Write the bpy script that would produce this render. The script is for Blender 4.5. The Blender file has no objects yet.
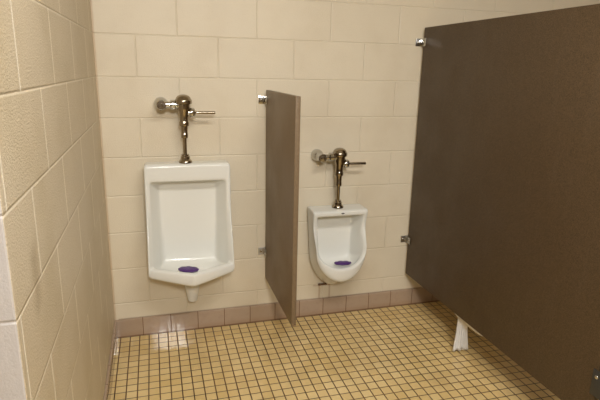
import bpy, bmesh, math, random
from mathutils import Vector, Matrix

# ---------------------------------------------------------------- camera, world, lights, exposure
C = bpy.context.scene.collection
S = bpy.context.scene
PI = math.pi

def camera():
    cd = bpy.data.cameras.new('camera'); cd.sensor_width = 36.0; cd.lens = 506.34 / 600 * 36; cd.clip_start = 0.02
    o = bpy.data.objects.new('camera', cd); C.objects.link(o)
    yaw, pitch, roll = -0.2827, -0.2537, 0.0223
    R = Matrix.Rotation(yaw, 4, 'Z') @ Matrix.Rotation(PI/2 + pitch, 4, 'X') @ Matrix.Rotation(roll, 4, 'Z')
    o.matrix_world = Matrix.Translation((0.2621, -2.7288, 1.4805)) @ R
    S.camera = o
camera()

w = bpy.data.worlds.new('world'); S.world = w; w.use_nodes = True
w.node_tree.nodes['Background'].inputs[0].default_value = (1.0, 0.92, 0.82, 1)
w.node_tree.nodes['Background'].inputs[1].default_value = 0.05

def area(name, loc, target, sx, sy, power, col):
    l = bpy.data.lights.new(name, 'AREA'); l.shape = 'RECTANGLE'; l.size = sx; l.size_y = sy; l.energy = power; l.color = col
    o = bpy.data.objects.new(name, l); C.objects.link(o); o.location = loc
    o.rotation_euler = (Vector(target) - Vector(loc)).to_track_quat('-Z', 'Y').to_euler()
    return o
# ceiling fluorescent over the urinals; unseen rear source inferred from the floor glint
area('ceiling_light', (0.90, -2.15, 2.52), (0.90, -2.0, 0), 1.2, 0.3, 36, (1.0, 0.965, 0.92))
area('rear_light', (0.36, -4.05, 2.40), (0.9, 0, 0.9), 0.42, 0.34, 52, (1.0, 0.98, 0.96))
S.view_settings.view_transform = 'Standard'; S.view_settings.look = 'None'
S.view_settings.gamma = 1.0; S.view_settings.use_curve_mapping = False
S.view_settings.exposure = 0.0

# ---------------------------------------------------------------- helpers
def obj(name, bm, m=None, parent=None, smooth=False):
    me = bpy.data.meshes.new(name)
    bmesh.ops.recalc_face_normals(bm, faces=bm.faces)
    bm.to_mesh(me); bm.free()
    if smooth:
        for p in me.polygons: p.use_smooth = True
    if m: me.materials.append(m)
    o = bpy.data.objects.new(name, me); C.objects.link(o)
    if parent: o.parent = parent
    return o

def thing(name, label, cat, loc=(0, 0, 0), group=None):
    o = bpy.data.objects.new(name, None); C.objects.link(o); o.location = loc; o.empty_display_size = .05
    o['label'] = label; o['category'] = cat
    if group: o['group'] = group
    return o

def struct(name, bm, m):
    o = obj(name, bm, m); o['kind'] = 'structure'; return o

def box(bm, x0, x1, y0, y1, z0, z1, bevel=0, seg=2):
    r = bmesh.ops.create_cube(bm, size=1)
    vs = r['verts']
    for v in vs:
        v.co = Vector((x0 if v.co.x < 0 else x1, y0 if v.co.y < 0 else y1, z0 if v.co.z < 0 else z1))
    if bevel:
        es = list({e for v in vs for e in v.link_edges})
        bmesh.ops.bevel(bm, geom=es, offset=bevel, segments=seg, profile=.5, affect='EDGES', clamp_overlap=True)
    return bm

def lathe(bm, prof, origin, axis, n=28):
    """prof: list of (radius, distance along axis); closed at both ends."""
    a = Vector(axis).normalized(); q = a.to_track_quat('Z', 'Y'); o = Vector(origin)
    rings = []
    for r, h in prof:
        rings.append([bm.verts.new(o + q @ Vector((r*math.cos(2*PI*i/n), r*math.sin(2*PI*i/n), h))) for i in range(n)])
    for A, B in zip(rings, rings[1:]):
        for i in range(n):
            bm.faces.new((A[i], A[(i+1) % n], B[(i+1) % n], B[i]))
    bm.faces.new(rings[0]); bm.faces.new(rings[-1])
    return bm

def smooth_by_angle(o, deg=40):
    me = o.data
    for p in me.polygons: p.use_smooth = True
    b = bmesh.new(); b.from_mesh(me)
    for e in b.edges:
        e.smooth = not (len(e.link_faces) == 2 and e.calc_face_angle(0) > math.radians(deg))
    b.to_mesh(me); b.free()
    return o

def dup(root, loc, label, group=None):
    r = root.copy(); C.objects.link(r); r.location = loc; r['label'] = label
    if group: r['group'] = group
    for ch in list(root.children):
        c = ch.copy(); C.objects.link(c); c.parent = r
        for g in list(ch.children):
            d = g.copy(); C.objects.link(d); d.parent = c
    return r

# ---------------------------------------------------------------- node helper
class N:
    def __init__(self, name):
        self.m = bpy.data.materials.new(name); self.m.use_nodes = True
        self.t = self.m.node_tree; self.b = self.t.nodes['Principled BSDF']
    def node(self, t, **kw):
        n = self.t.nodes.new(t)
        for k, v in kw.items(): setattr(n, k, v)
        return n
    def set(self, sock, v):
        if hasattr(v, 'is_output'): self.t.links.new(v, sock)
        else: sock.default_value = v
    def math(self, op, a, b=0.0, c=None, clamp=False):
        n = self.node('ShaderNodeMath', operation=op); n.use_clamp = clamp
        self.set(n.inputs[0], a); self.set(n.inputs[1], b)
        if c is not None: self.set(n.inputs[2], c)
        return n.outputs[0]
    def pos(self):
        g = self.node('ShaderNodeTexCoord'); s = self.node('ShaderNodeSeparateXYZ')
        self.t.links.new(g.outputs['Object'], s.inputs[0])
        return g.outputs['Object'], s.outputs[0], s.outputs[1], s.outputs[2]
    def xyz(self, x, y, z):
        n = self.node('ShaderNodeCombineXYZ'); self.set(n.inputs[0], x); self.set(n.inputs[1], y); self.set(n.inputs[2], z)
        return n.outputs[0]
    def noise(self, vec, scale, detail=3, rough=.55, dist=0):
        n = self.node('ShaderNodeTexNoise'); self.set(n.inputs['Vector'], vec); n.inputs['Scale'].default_value = scale
        n.inputs['Detail'].default_value = detail; n.inputs['Roughness'].default_value = rough; n.inputs['Distortion'].default_value = dist
        return n.outputs[0]
    def ramp(self, fac, lo, hi, a=0.0, b=1.0):
        n = self.node('ShaderNodeMapRange'); n.interpolation_type = 'SMOOTHSTEP'
        self.set(n.inputs[0], fac)
        for i, v in zip((1, 2, 3, 4), (lo, hi, a, b)): n.inputs[i].default_value = v
        return n.outputs[0]
    def mix(self, fac, a, b):
        n = self.node('ShaderNodeMix', data_type='RGBA')
        self.set(n.inputs[0], fac)
        for s, v in ((n.inputs[6], a), (n.inputs[7], b)):
            self.set(s, v if hasattr(v, 'is_output') else (*v, 1))
        return n.outputs[2]
    def bump(self, h, dist, strength=1.0, prev=None):
        n = self.node('ShaderNodeBump'); self.set(n.inputs['Height'], h)
        n.inputs['Distance'].default_value = dist; n.inputs['Strength'].default_value = strength
        if prev is not None: self.t.links.new(prev, n.inputs['Normal'])
        return n.outputs[0]
    def done(self, col=None, rough=None, normal=None, **kw):
        if col is not None: self.set(self.b.inputs['Base Color'], col if hasattr(col, 'is_output') else (*col, 1))
        if rough is not None: self.set(self.b.inputs['Roughness'], rough)
        if normal is not None: self.t.links.new(normal, self.b.inputs['Normal'])
        for k, v in kw.items(): self.set(self.b.inputs[k], v)
        return self.m

def line_mask(n, coord, pitch, off, half, soft):
    """1 on a joint line, 0 inside the tile"""
    t = n.math('SUBTRACT', coord, off)
    t = n.math('DIVIDE', t, pitch)
    t = n.math('FRACT', t)
    t = n.math('SUBTRACT', t, 0.5)
    t = n.math('ABSOLUTE', t)
    d = n.math('MULTIPLY', n.math('SUBTRACT', 0.5, t), pitch)     # distance to the line
    return n.ramp(d, half + soft, half, 0.0, 1.0)

def block_wall(name, off, col, dirty, grain, stains=(), joint=.0024, speck=.25, fill=None):
    n = N(name); v, x, y, z = n.pos()
    u = n.math('SUBTRACT', n.math('ADD', x, y), off)
    br = n.node('ShaderNodeTexBrick'); br.offset = .5; br.offset_frequency = 2
    n.set(br.inputs['Vector'], n.xyz(u, z, 0))
    for k, val in (('Scale', 1), ('Mortar Size', .0055), ('Mortar Smooth', 1.0), ('Bias', 0), ('Brick Width', .4064), ('Row Height', .2032)):
        br.inputs[k].default_value = val
    br.inputs['Color1'].default_value = (0, 0, 0, 1); br.inputs['Color2'].default_value = (1, 1, 1, 1); br.inputs['Mortar'].default_value = (.5, .5, .5, 1)
    tint = br.outputs['Color']; mort = br.outputs['Fac']
    c = n.mix(n.math('MULTIPLY', tint, .5), col, tuple(k * .965 for k in col))
    c = n.mix(n.ramp(n.noise(v, 2.3, 4), .42, .75, 0, .55), c, dirty)
    c = n.mix(n.ramp(n.noise(v, 60, 4, .7), .60, .78, 0, speck), c, dirty)
    c = n.mix(n.ramp(n.noise(v, 190, 3, .7), .52, .70, 0, speck * 1.6), c, dirty)
    c = n.mix(n.math('MULTIPLY', mort, .30 if fill else .05), c, fill or dirty)
    if fill:                                                    # paint-filled upright joints
        row = n.math('MODULO', n.math('FLOOR', n.math('DIVIDE', z, .2032)), 2.0)
        uu = n.math('ADD', u, n.math('MULTIPLY', n.math('SUBTRACT', 1.0, row), .2032))
        vj = line_mask(n, n.math('ADD', uu, 40.64), .4064, 0.0, .0040, .0035)
        c = n.mix(n.math('MULTIPLY', vj, .85), c, fill)
    for (axis, a0, a1, z0, z1, soft, scol, amt) in stains:
        k = x if axis == 'x' else y
        wob = n.math('MULTIPLY', n.math('SUBTRACT', n.noise(v, 22, 3), .5), soft * 1.6)
        k = n.math('ADD', k, wob); zz = n.math('ADD', z, wob)
        m1 = n.math('MULTIPLY', n.ramp(k, a0 - soft, a0 + soft), n.ramp(k, a1 - soft, a1 + soft, 1, 0))
        m2 = n.math('MULTIPLY', n.ramp(zz, z0 - soft, z0 + soft), n.ramp(zz, z1 - soft, z1 + soft, 1, 0))
        c = n.mix(n.math('MULTIPLY', n.math('MULTIPLY', m1, m2), amt), c, scol)
    nb = n.bump(n.noise(v, 190, 2, .65), grain * 1.1, 1.0)
    nb = n.bump(n.noise(v, 34, 2), .0012, .4, nb)
    nb = n.bump(n.math('SUBTRACT', 1.0, mort), joint, .8, nb)
    return n.done(c, .42, nb, **{'Specular IOR Level': .42})

RUST = (.34, .17, .065)
M_back = block_wall('painted_block_back', .192, (.755, .675, .52), (.63, .535, .385), .0012, stains=[
    ('x', 1.186, 1.196, .10, .21, .003, RUST, .45), ('x', 1.252, 1.262, .10, .20, .003, RUST, .40),
    ('x', 1.15, 1.28, .192, .203, .004, RUST, .35),
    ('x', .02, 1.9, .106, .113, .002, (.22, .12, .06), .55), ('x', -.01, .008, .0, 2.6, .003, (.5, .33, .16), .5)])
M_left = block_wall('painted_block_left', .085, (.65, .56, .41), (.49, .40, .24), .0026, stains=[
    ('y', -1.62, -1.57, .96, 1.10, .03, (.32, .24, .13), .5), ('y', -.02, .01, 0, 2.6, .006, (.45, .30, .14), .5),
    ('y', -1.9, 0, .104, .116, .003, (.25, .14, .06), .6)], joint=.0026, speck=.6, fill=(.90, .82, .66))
M_plain = block_wall('painted_block_plain', .1, (.36, .29, .21), (.28, .21, .14), .0012)
M_end = block_wall('painted_block_end', .1, (.53, .495, .465), (.46, .41, .36), .0008)

def floor_mat():
    n = N('floor_mosaic_tile'); v, x, y, z = n.pos()
    px, py = .0508, .0519
    g = n.math('MAXIMUM', line_mask(n, x, px, .0257, .0018, .0014), line_mask(n, y, py, -.0620, .0016, .0014))
    ix = n.math('FLOOR', n.math('DIVIDE', n.math('SUBTRACT', x, .0257), px)); iy = n.math('FLOOR', n.math('DIVIDE', n.math('ADD', y, .0620), py))
    wn = n.node('ShaderNodeTexWhiteNoise', noise_dimensions='2D'); n.set(wn.inputs['Vector'], n.xyz(ix, iy, 0))
    r = wn.outputs['Value']
    c = n.mix(r, (.70, .51, .22), (.79, .605, .29))
    c = n.mix(n.ramp(n.noise(v, 3.1, 4), .45, .72, 0, .45), c, (.52, .37, .16))
    c = n.mix(n.ramp(n.noise(v, 210, 2), .6, .75, 0, .25), c, (.42, .30, .14))
    gc = n.mix(n.ramp(n.noise(v, 2.2, 3), .38, .62), (.045, .019, .008), (.13, .065, .026))
    c = n.mix(g, c, gc)
    nb = n.bump(n.noise(v, 18, 1), .0008, .3)
    nb = n.bump(n.math('SUBTRACT', 1.0, g), .0016, .8, nb)
    rough = n.math('ADD', n.math('MULTIPLY', g, .4), n.ramp(n.noise(v, 9, 3), .3, .7, .07, .16))
    return n.done(c, rough, nb, **{'Specular IOR Level': .65})
M_floor = floor_mat()

def base_mat(axis, off, name):
    n = N(name); v, x, y, z = n.pos()
    k = x if axis == 'x' else y
    g = line_mask(n, k, .1525, off, .0011, .0012)
    ik = n.math('FLOOR', n.math('DIVIDE', n.math('SUBTRACT', k, off), .1525))
    wn = n.node('ShaderNodeTexWhiteNoise', noise_dimensions='1D'); n.set(wn.inputs['W'], ik)
    c = n.mix(wn.outputs['Value'], (.40, .295, .205), (.435, .325, .235))
    c = n.mix(n.ramp(n.noise(v, 45, 3), .5, .7, 0, .35), c, (.36, .25, .185))
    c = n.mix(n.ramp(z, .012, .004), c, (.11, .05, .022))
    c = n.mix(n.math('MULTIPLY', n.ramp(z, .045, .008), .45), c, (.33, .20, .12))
    c = n.mix(g, c, (.17, .085, .04))
    nb = n.bump(n.noise(v, 9, 1), .0012, .3)
    nb = n.bump(n.math('SUBTRACT', 1.0, g), .0014, .8, nb)
    return n.done(c, .06, nb, **{'Specular IOR Level': .7})
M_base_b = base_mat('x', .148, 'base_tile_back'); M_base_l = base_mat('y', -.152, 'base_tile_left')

def simple(name, col, rough, **kw):
    n = N(name); v, *_ = n.pos()
    c = n.mix(n.ramp(n.noise(v, 30, 3), .35, .7), col, tuple(k * .93 for k in col))
    return n.done(c, rough, **kw)
M_ceil = simple('ceiling_paint', (.78, .74, .66), .8)
M_ceramic = N('vitreous_china').done((.79, .79, .735), .10, **{'Specular IOR Level': .5})
M_rubber = simple('dark_caulk', (.16, .085, .04), .7)
M_purple = simple('purple_plastic', (.075, .020, .16), .4)
M_mark = simple('grey_print', (.10, .09, .08), .5)
M_paper = simple('tissue', (.88, .865, .83), .9)
def chrome(name, col, rough):
    n = N(name); v, *_ = n.pos()
    r = n.ramp(n.noise(v, 55, 3), .35, .7, rough, rough + .10)
    return n.done(col, r, Metallic=1.0)
M_chrome = chrome('chrome', (.56, .55, .52), .08)
M_chrome_dark = chrome('dark_chrome', (.40, .345, .265), .13)  # chrome darkened in its colour to stand in for dim reflections
M_zinc = chrome('dull_bracket_metal', (.46, .45, .42), .30)
M_black = simple('dark_hole', (.03, .03, .03), .5)
def panel_mat(name, ca, cb):
    n = N(name); v, x, y, z = n.pos()
    f = n.noise(v, 420, 2, .6)
    c = n.mix(n.ramp(f, .40, .62), ca, cb)
    c = n.mix(n.ramp(n.noise(v, 1100, 2, .6), .62, .72, 0, .5), c, tuple(k * 2.2 for k in cb))
    sv = n.xyz(x, n.math('MULTIPLY', y, 6), n.math('MULTIPLY', z, .7))
    c = n.mix(n.ramp(n.noise(sv, 6, 4), .5, .75, 0, .05), c, (.19, .150, .105))
    nb = n.bump(n.noise(v, 260, 2), .0006, .5)
    return n.done(c, n.ramp(n.noise(v, 5, 3), .3, .7, .40, .52), nb, **{'Specular IOR Level': .35})
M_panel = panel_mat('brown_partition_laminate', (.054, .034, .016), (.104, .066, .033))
M_panel_pale = panel_mat('lightened_brown_laminate', (.15, .10, .055), (.235, .168, .098))  # laminate colour raised in place of light missing on the small panel

# ---------------------------------------------------------------- room shell
XR, YF, ZC, XL = 3.3, -5.0, 2.56, -1.5
YE = -1.77                                                  # end of the left wall
struct('floor', box(bmesh.new(), XL, XR, YF, 0, -.1, 0), M_floor)
struct('ceiling', box(bmesh.new(), XL, XR, YF, 0, ZC, ZC + .1), M_ceil)
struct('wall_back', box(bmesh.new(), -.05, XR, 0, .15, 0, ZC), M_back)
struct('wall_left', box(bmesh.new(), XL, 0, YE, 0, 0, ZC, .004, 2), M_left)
wl = bpy.data.objects['wall_left'].data; wl.materials.append(M_end)
for f in wl.polygons:
    if f.normal.y < -.5: f.material_index = 1
struct('wall_right', box(bmesh.new(), XR, XR + .15, YF, .15, 0, ZC), M_plain)
struct('wall_front', box(bmesh.new(), XL, XR, YF - .15, YF, 0, ZC), M_plain)
struct('wall_entry', box(bmesh.new(), XL - .15, XL, YF, YE, 0, ZC), M_plain)
def base_profile(x0, x1, along):
    """base tile: rounded top edge, straight foot"""
    prof = [(0, .108), (.006, .108), (.009, .106), (.0105, .102), (.0105, 0), (0, 0)]
    bm = bmesh.new(); rows = []
    for t in (x0, x1):
        rows.append([bm.verts.new((t, -d, z) if along == 'x' else (d, t, z)) for d, z in prof])
    k = len(prof)
    for i in range(k): bm.faces.new((rows[0][i], rows[0][(i+1) % k], rows[1][(i+1) % k], rows[1][i]))
    bm.faces.new(rows[0]); bm.faces.new(rows[1])
    return bm
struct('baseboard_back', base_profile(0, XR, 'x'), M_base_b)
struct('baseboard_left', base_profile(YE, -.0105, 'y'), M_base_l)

# ---------------------------------------------------------------- toilet partitions
def bracket_parts(parent, x_face, z, thick, bright, side=-1, front=None):
    """U bracket: plate on the wall, two ears gripping the panel, screws"""
    m = M_chrome if bright else M_zinc
    bm = bmesh.new(); h = .021
    if front is None:
        box(bm, x_face - .036, x_face + thick + .036, -.004, 0, z - h, z + h, .0012)
        for xa, xb in ((x_face - .0035, x_face), (x_face + thick, x_face + thick + .0035)):
            box(bm, xa, xb, -.058, -.002, z - h, z + h, .001)
        o = obj('bracket', bm, m, parent); smooth_by_angle(o)
        pts = [((x_face - .021, -.004, z), (0, -1, 0)), ((x_face - .0035, -.044, z), (-1, 0, 0))]
    else:
        y = front
        for xa, xb in ((x_face - .0035, x_face), (x_face + thick, x_face + thick + .0035)):
            box(bm, xa, xb, y - .035, y + .028, z - .08, z + .022, .001)
        box(bm, x_face - .0035, x_face + thick + .0035, y - .035, y - .031, z - .08, z + .022, .001)
        o = obj('bracket', bm, M_dark, parent); smooth_by_angle(o)
        pts = [((x_face - .0035, y + .010, z - .004), (-1, 0, 0))]
    for p, ax in pts:
        s = lathe(bmesh.new(), [(.0075, 0), (.0075, .001), (.006, .0028), (.003, .0036)], p, ax, 16)
        s = smooth_by_angle(obj('screw', s, M_chrome, o))
M_dark = simple('dark_bracket_metal', (.035, .035, .033), .4)

def partition(name, label, x, y0, y1, z0, z1, thick, m):
    t = thing(name, label, 'partition', (x, y0, z0))
    def loc(o): o.location = (-x, -y0, -z0)
    bm = box(bmesh.new(), x, x + thick, y1, y0, z0, z1, .003, 3)
    p = obj('panel', bm, m, t); loc(p); smooth_by_angle(p)
    return t, loc
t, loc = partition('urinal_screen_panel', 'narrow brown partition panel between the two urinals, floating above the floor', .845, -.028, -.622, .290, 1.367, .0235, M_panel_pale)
for z, b in ((1.313, True), (.449, False)): bracket_parts(t, .845, z, .0235, b)
for c in t.children:
    if c.name.startswith('bracket'): loc(c)
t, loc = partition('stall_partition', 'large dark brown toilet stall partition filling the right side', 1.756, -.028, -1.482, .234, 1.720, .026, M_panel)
for z, b in ((1.640, True), (.457, False)): bracket_parts(t, 1.756, z, .026, b)
bracket_parts(t, 1.756, .43, .026, False, front=-1.492)
for c in t.children:
    if c.name.startswith('bracket'): loc(c)

# ---------------------------------------------------------------- urinals
def sstep(a, b, t):
    t = max(0, min(1, (t - a) / (b - a))); return t * t * (3 - 2 * t)

def outline(kind, hw, hwb, zt, zc, za, rt, rb, p=.86):
    """closed front-view loop, same point count for every ring of one kind"""
    def lerp(a, b, n, ends=False):
        return [(a[0] + (b[0]-a[0]) * i / n, a[1] + (b[1]-a[1]) * i / n) for i in range(n)]
    def toward(p, q, r):
        L = math.hypot(q[0]-p[0], q[1]-p[1]); r = min(r, L * .45); return (p[0] + (q[0]-p[0]) * r / L, p[1] + (q[1]-p[1]) * r / L)
    def corner(p, c, q, r, n):
        a, b = toward(c, p, r), toward(c, q, r)
        return [((1-t)**2 * a[0] + 2*t*(1-t) * c[0] + t*t * b[0], (1-t)**2 * a[1] + 2*t*(1-t) * c[1] + t*t * b[1]) for t in [i / n for i in range(n + 1)]]
    TL, TR, BR, AP, BL = (-hw, zt), (hw, zt), (hwb, zc), (0, za), (-hwb, zc)
    pts = []
    if kind == 'vee':
        cs = [(BL, TL, TR, rt, 5), (TL, TR, BR, rt, 5), (TR, BR, AP, rb, 5), (BR, AP, BL, rb * 1.6, 8), (AP, BL, TL, rb, 5)]
        ns = [12, 14, 9, 9, 14]
        cc = [corner(*c) for c in cs]
        for i, c in enumerate(cc):
            pts += c[:-1]
            pts += lerp(c[-1], cc[(i+1) % 5][0], ns[i])
    else:
        cl, cr = corner(BL, TL, TR, rt, 5), corner(TL, TR, BR, rt, 5)
        pts += cl[:-1] + lerp(cl[-1], cr[0], 10) + cr[:-1] + lerp(cr[-1], BR, 12)
        n = 30
        for i in range(n):
            a = PI * i / n
            ca, sa = math.cos(a), math.sin(a)
            pts.append((hwb * math.copysign(abs(ca)**p, ca), zc - (zc - za) * abs(sa)**p))
        pts += lerp(BL, cl[0], 12)
    return pts

def ring(kind, hw, hwb, zt, zc, za, dt, dc, da, rt=.015, rb=.015, dip=0.0, p=.86):
    out = []
    for x, z in outline(kind, hw, hwb, zt, zc, za, rt, rb, p):
        if z >= zc:
            t = (zt - z) / (zt - zc)
            d = dt + (dc - dt) * sstep(.35, 1.0, t) - dip * math.sin(PI * t) * (1 if abs(x) > hw * .9 else 0)
        else:
            s = min(1, abs(x) / hwb)
            d = da + (dc - da) * (s ** 1.15 if kind == 'vee' else s ** 2.2)
        out.append((x, -d, z))
    return out

def loft(rings, close_pole):
    bm = bmesh.new(); R = []
    for r in rings: R.append([bm.verts.new(p) for p in r])
    n = len(R[0])
    for A, B in zip(R, R[1:]):
        for i in range(n): bm.faces.new((A[i], A[(i+1) % n], B[(i+1) % n], B[i]))
    c = bm.verts.new(close_pole)
    for i in range(n): bm.faces.new((R[-1][i], R[-1][(i+1) % n], c))
    bm.faces.new(R[0])
    return bm

def shrink(r, k, cx, cy, cz):
    return [(cx + (x - cx) * k, cy + (y - cy) * k, cz + (z - cz) * k) for x, y, z in r]

def subsurf(o, lv=1):
    m = o.modifiers.new('subd', 'SUBSURF'); m.levels = lv; m.render_levels = lv

# --- large urinal with a V shaped lip
UX = .4175
u1 = thing('urinal', 'larger white urinal with a pointed lip, mounted on the back wall near the left corner', 'urinal', (UX, 0, .34))
v = 'vee'
rs = [ring(v, .216, .20, 1.000, .45, .36, 0, 0, 0, .02),
      ring(v, .217, .204, 1.000, .440, .385, .060, .10, .12, .02),
      ring(v, .217, .2155, .9995, .427, .397, .110, .205, .292, .02),
      ring(v, .217, .2185, .998, .429, .400, .122, .222, .313, .02),
      ring(v, .2165, .2195, .993, .440, .414, .130, .228, .322, .02),
      ring(v, .2125, .2155, .988, .474, .464, .1345, .229, .324, .018),
      ring(v, .207, .210, .978, .4785, .470, .1355, .224, .317, .016),
      ring(v, .196, .197, .915, .4785, .470, .1345, .204, .292, .014),
      ring(v, .191, .191, .908, .474, .463, .129, .194, .281, .014),
      ring(v, .185, .182, .905, .455, .440, .115, .176, .262, .016),
      ring(v, .166, .163, .898, .440, .424, .078, .130, .215, .025),
      ring(v, .153, .150, .890, .438, .424, .054, .075, .13, .035),
      ring(v, .147, .139, .880, .447, .437, .048, .055, .07, .04)]
back = (0, -.047, .66)
rs.append([(x*.92, -.0475, .66 + (z-.66)*.92) for x, y, z in rs[-1]])
rs.append([(x*.5, -.047, .66 + (z-.66)*.5) for x, y, z in rs[-1]])
rs = [[(x, y, z - .34) for x, y, z in r] for r in rs]
o = obj('body', loft(rs, (0, -.047, .66 - .34)), M_ceramic, u1, True); subsurf(o, 2)
bm = lathe(bmesh.new(), [(.020, 0), (.0245, .003), (.0260, .010), (.034, .05), (.041, .095), (.044, .17)], (.004, -.085, .220 - .34), (0, 0, 1), 32)
smooth_by_angle(obj('drain_spout', bm, M_ceramic, u1))

# --- small urinal with a rounded lip
VX = 1.2530
u2 = thing('urinal', 'smaller white urinal with a rounded lip, hung low between the two partitions', 'urinal', (VX, 0, .2))
k = 'round'
rs = [ring(k, .164, .150, .714, .42, .198, 0, 0, 0, .012, p=1.25),
      ring(k, .164, .142, .714, .42, .213, .045, .05, .05, .012, p=1.2),
      ring(k, .164, .136, .714, .42, .250, .090, .100, .100, .012, p=1.08),
      ring(k, .165, .144, .713, .462, .300, .138, .165, .200, .012, dip=.012, p=1.04),
      ring(k, .165, .149, .712, .468, .304, .150, .182, .222, .012, dip=.016, p=1.04),
      ring(k, .1645, .152, .709, .478, .322, .158, .192, .236, .012, dip=.018, p=1.02),
      ring(k, .162, .151, .706, .492, .378, .1625, .196, .242, .012, dip=.018, p=.98),
      ring(k, .158, .148, .700, .496, .389, .1635, .194, .239, .012, dip=.018, p=.96),
      ring(k, .146, .137, .686, .494, .392, .1625, .184, .221, .012, dip=.018, p=.94),
      ring(k, .141, .132, .680, .488, .387, .158, .175, .210, .012, dip=.016, p=.93),
      ring(k, .133, .125, .677, .460, .372, .140, .152, .190, .014),
      ring(k, .121, .115, .669, .432, .360, .085, .110, .150, .02),
      ring(k, .113, .108, .661, .420, .360, .056, .068, .092, .025),
      ring(k, .107, .103, .653, .428, .376, .048, .052, .06, .03)]
rs.append([(x*.92, -.0475, .53 + (z-.53)*.92) for x, y, z in rs[-1]])
rs.append([(x*.5, -.047, .53 + (z-.53)*.5) for x, y, z in rs[-1]])
rs = [[(x, y, z - .2) for x, y, z in r] for r in rs]
o = obj('body', loft(rs, (0, -.047, .53 - .2)), M_ceramic, u2, True); subsurf(o, 2)
bm = lathe(bmesh.new(), [(.0095, 0), (.0095, .0012), (.008, .0018)], (0, 0, 0), (0, -1, 0), 24)
for vv in bm.verts: vv.co.z *= .42; vv.co += Vector((.008, -.1632, .696 - .2))
mk = obj('maker_mark', bm, M_mark, u2); mk['label'] = 'small dark oval mark'
bm = box(bmesh.new(), -.072, -.018, -.016, 0, .000, .008, .003)
sl = obj('wall_seal', bm, M_rubber, u2); sl['label'] = 'dark stained seal at the wall'

# --- purple urinal mats
def mat_mesh(a, b, th, tilt):
    bm = bmesh.new(); n = 36; rows = []
    for (s, z) in ((.93, 0), (1, .004), (.97, th), (.55, th + .004), (.2, th + .005)):
        rows.append([bm.verts.new((a*s*math.cos(2*PI*i/n), b*s*math.sin(2*PI*i/n), z + .0012*math.sin(8*2*PI*i/n)*(s > .5))) for i in range(n)])
    for A, B in zip(rows, rows[1:]):
        for i in range(n): bm.faces.new((A[i], A[(i+1) % n], B[(i+1) % n], B[i]))
    bm.faces.new(rows[0]); bm.faces.new(rows[-1])
    return bm
def urinal_mat(label, loc, a, b, rot):
    o = obj('urinal_mat', mat_mesh(a, b, .006, 0), M_purple, None, True)
    o.location = loc; o.rotation_euler = rot
    o['label'] = label; o['category'] = 'urinal mat'; o['group'] = 'purple urinal mats'
urinal_mat('purple mat lying in the bowl of the larger pointed-lip urinal', (.401, -.160, .4345), .056, .037, (.0, .0, -.42))
urinal_mat('purple mat lying in the bowl of the smaller rounded-lip urinal', (1.284, -.136, .3835), .052, .029, (0, 0, -.1))

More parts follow.
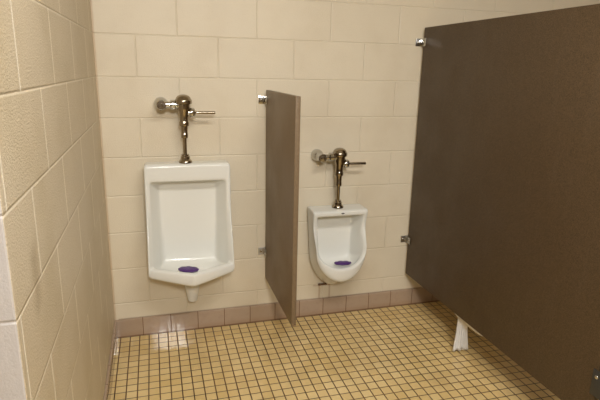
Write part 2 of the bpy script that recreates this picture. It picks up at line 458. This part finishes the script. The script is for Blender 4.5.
# ---------------------------------------------------------------- flush valves
def flush_valve(loc, label):
    t = thing('flush_valve', label, 'flush valve', loc, 'chrome flush valves')
    up = (0, 0, 1)
    def part(name, bm, m=M_chrome): return smooth_by_angle(obj(name, bm, m, t), 35)
    part('spud_flange', lathe(bmesh.new(), [(.034, 0), (.034, .006), (.030, .012), (.0245, .018), (.0235, .032), (.0195, .035), (.0195, .043), (.011, .044)], (0, 0, 0), up), M_chrome_dark)
    part('flush_tube', lathe(bmesh.new(), [(.0098, .03), (.0098, .15)], (0, 0, 0), up), M_chrome_dark)
    part('valve_body', lathe(bmesh.new(), [(.012, .125), (.0165, .127), (.0180, .131), (.0180, .148), (.0165, .151), (.0175, .172), (.0180, .186), (.0235, .188), (.0250, .191), (.0250, .206), (.0235, .209), (.0225, .214), (.0235, .246), (.0275, .258), (.0320, .268), (.0330, .274), (.0330, .297)], (0, 0, 0), up), M_chrome_dark)
    part('cap', lathe(bmesh.new(), [(.0370, .296), (.0415, .299), (.0425, .304), (.0425, .314), (.0405, .319), (.0375, .322), (.0350, .329), (.0280, .337), (.0180, .342), (.0080, .344), (.002, .3445)], (0, 0, 0), up, 36), M_chrome_dark)
    # control stop on the left, plugged into the wall, and its tailpiece
    sx, sy, sz = -.108, -.0, .293
    st = part('control_stop', lathe(bmesh.new(), [(.034, -.088), (.0345, -.080), (.0335, -.064), (.0300, -.048), (.0250, -.038), (.0215, -.034), (.0205, -.030), (.0205, .016), (.0230, .018), (.0230, .027), (.0200, .030), (.004, .031)], (sx, sy, sz), (0, -1, 0), 32))
    sc = lathe(bmesh.new(), [(.0105, 0), (.0105, .0035), (.0085, .006), (.003, .0065)], (sx, sy - .0295, sz), (0, -1, 0), 20)
    smooth_by_angle(obj('stop_plug', sc, M_chrome, st))
    part('tailpiece', lathe(bmesh.new(), [(.0165, 0), (.0165, .030), (.0215, .032), (.0245, .036), (.0245, .054), (.0200, .058), (.0200, .064), (.0235, .066), (.0235, .084), (.018, .088)], (sx + .012, 0, sz), (1, 0, 0)))
    hz = .254
    h = part('handle', lathe(bmesh.new(), [(.0080, .04), (.0078, .1535), (.0068, .156), (.003, .157)], (0, 0, hz), (1, -.06, 0), 18), M_chrome_dark)
    hn = lathe(bmesh.new(), [(.0150, .015), (.0150, .028), (.0235, .030), (.0245, .033), (.0245, .048), (.0200, .054), (.012, .058), (.0085, .062)], (0, 0, hz), (1, -.06, 0), 24)
    smooth_by_angle(obj('handle_nut', hn, M_chrome, h))
    return t
fv = flush_valve((.409, -.090, .9995), 'chrome flush valve with side lever above the larger urinal on the left')
dup(fv, (1.2545, -.090, .7135), 'chrome flush valve with side lever above the smaller urinal, right of the narrow partition')

# ---------------------------------------------------------------- toilet paper trailing under the stall partition
def tissue():
    rnd = random.Random(4)
    bm = bmesh.new()
    # sagging strip behind the panel, its lower edge showing under the panel
    nx, nz = 26, 6
    grid = []
    for i in range(nx + 1):
        t = i / nx; y = -.470 - .385 * t
        zb = .236 - .052 * math.sin(PI * t) ** .8 - .003 * math.sin(9 * t)
        grid.append([bm.verts.new((1.7900 + .008 * math.sin(PI * t) * (1 - j / nz) + .0020 * math.sin(14 * t + j), y, zb + (.30 - zb) * j / nz)) for j in range(nz + 1)])
    for A, B in zip(grid, grid[1:]):
        for j in range(nz): bm.faces.new((A[j], B[j], B[j+1], A[j+1]))
    # tail hanging to the floor, gathered at the top, pleated and flaring to a ragged hem
    nx, nz = 30, 16
    grid = []
    for i in range(nx + 1):
        s = i / nx - .5; row = []
        hem = .004 + .020 * rnd.random()
        for j in range(nz + 1):
            q = j / nz                                  # 0 at hem
            z = hem + (.275 - hem) * q
            fl = (1 - q) ** 1.3
            u = .5 + s                                  # across the strip
            top = Vector((1.7855 + .006 * u, -.590 - .060 * u, 0)); low = Vector((1.766 + .090 * u, -.594 - .012 * u, 0))
            c = top.lerp(low, fl); ple = (.005 + .008 * (1 - q)) * math.sin(i * 1.25 + .8 * q)
            row.append(bm.verts.new((c.x + .5 * ple, c.y - .8 * ple, z)))
        grid.append(row)
    for A, B in zip(grid, grid[1:]):
        for j in range(nz): bm.faces.new((A[j], B[j], B[j+1], A[j+1]))
    o = obj('toilet_paper', bm, M_paper, None, True)
    m = o.modifiers.new('thick', 'SOLIDIFY'); m.thickness = .0008
    o['label'] = 'white toilet paper strip hanging to the floor from under the stall partition'; o['category'] = 'toilet paper'
tissue()
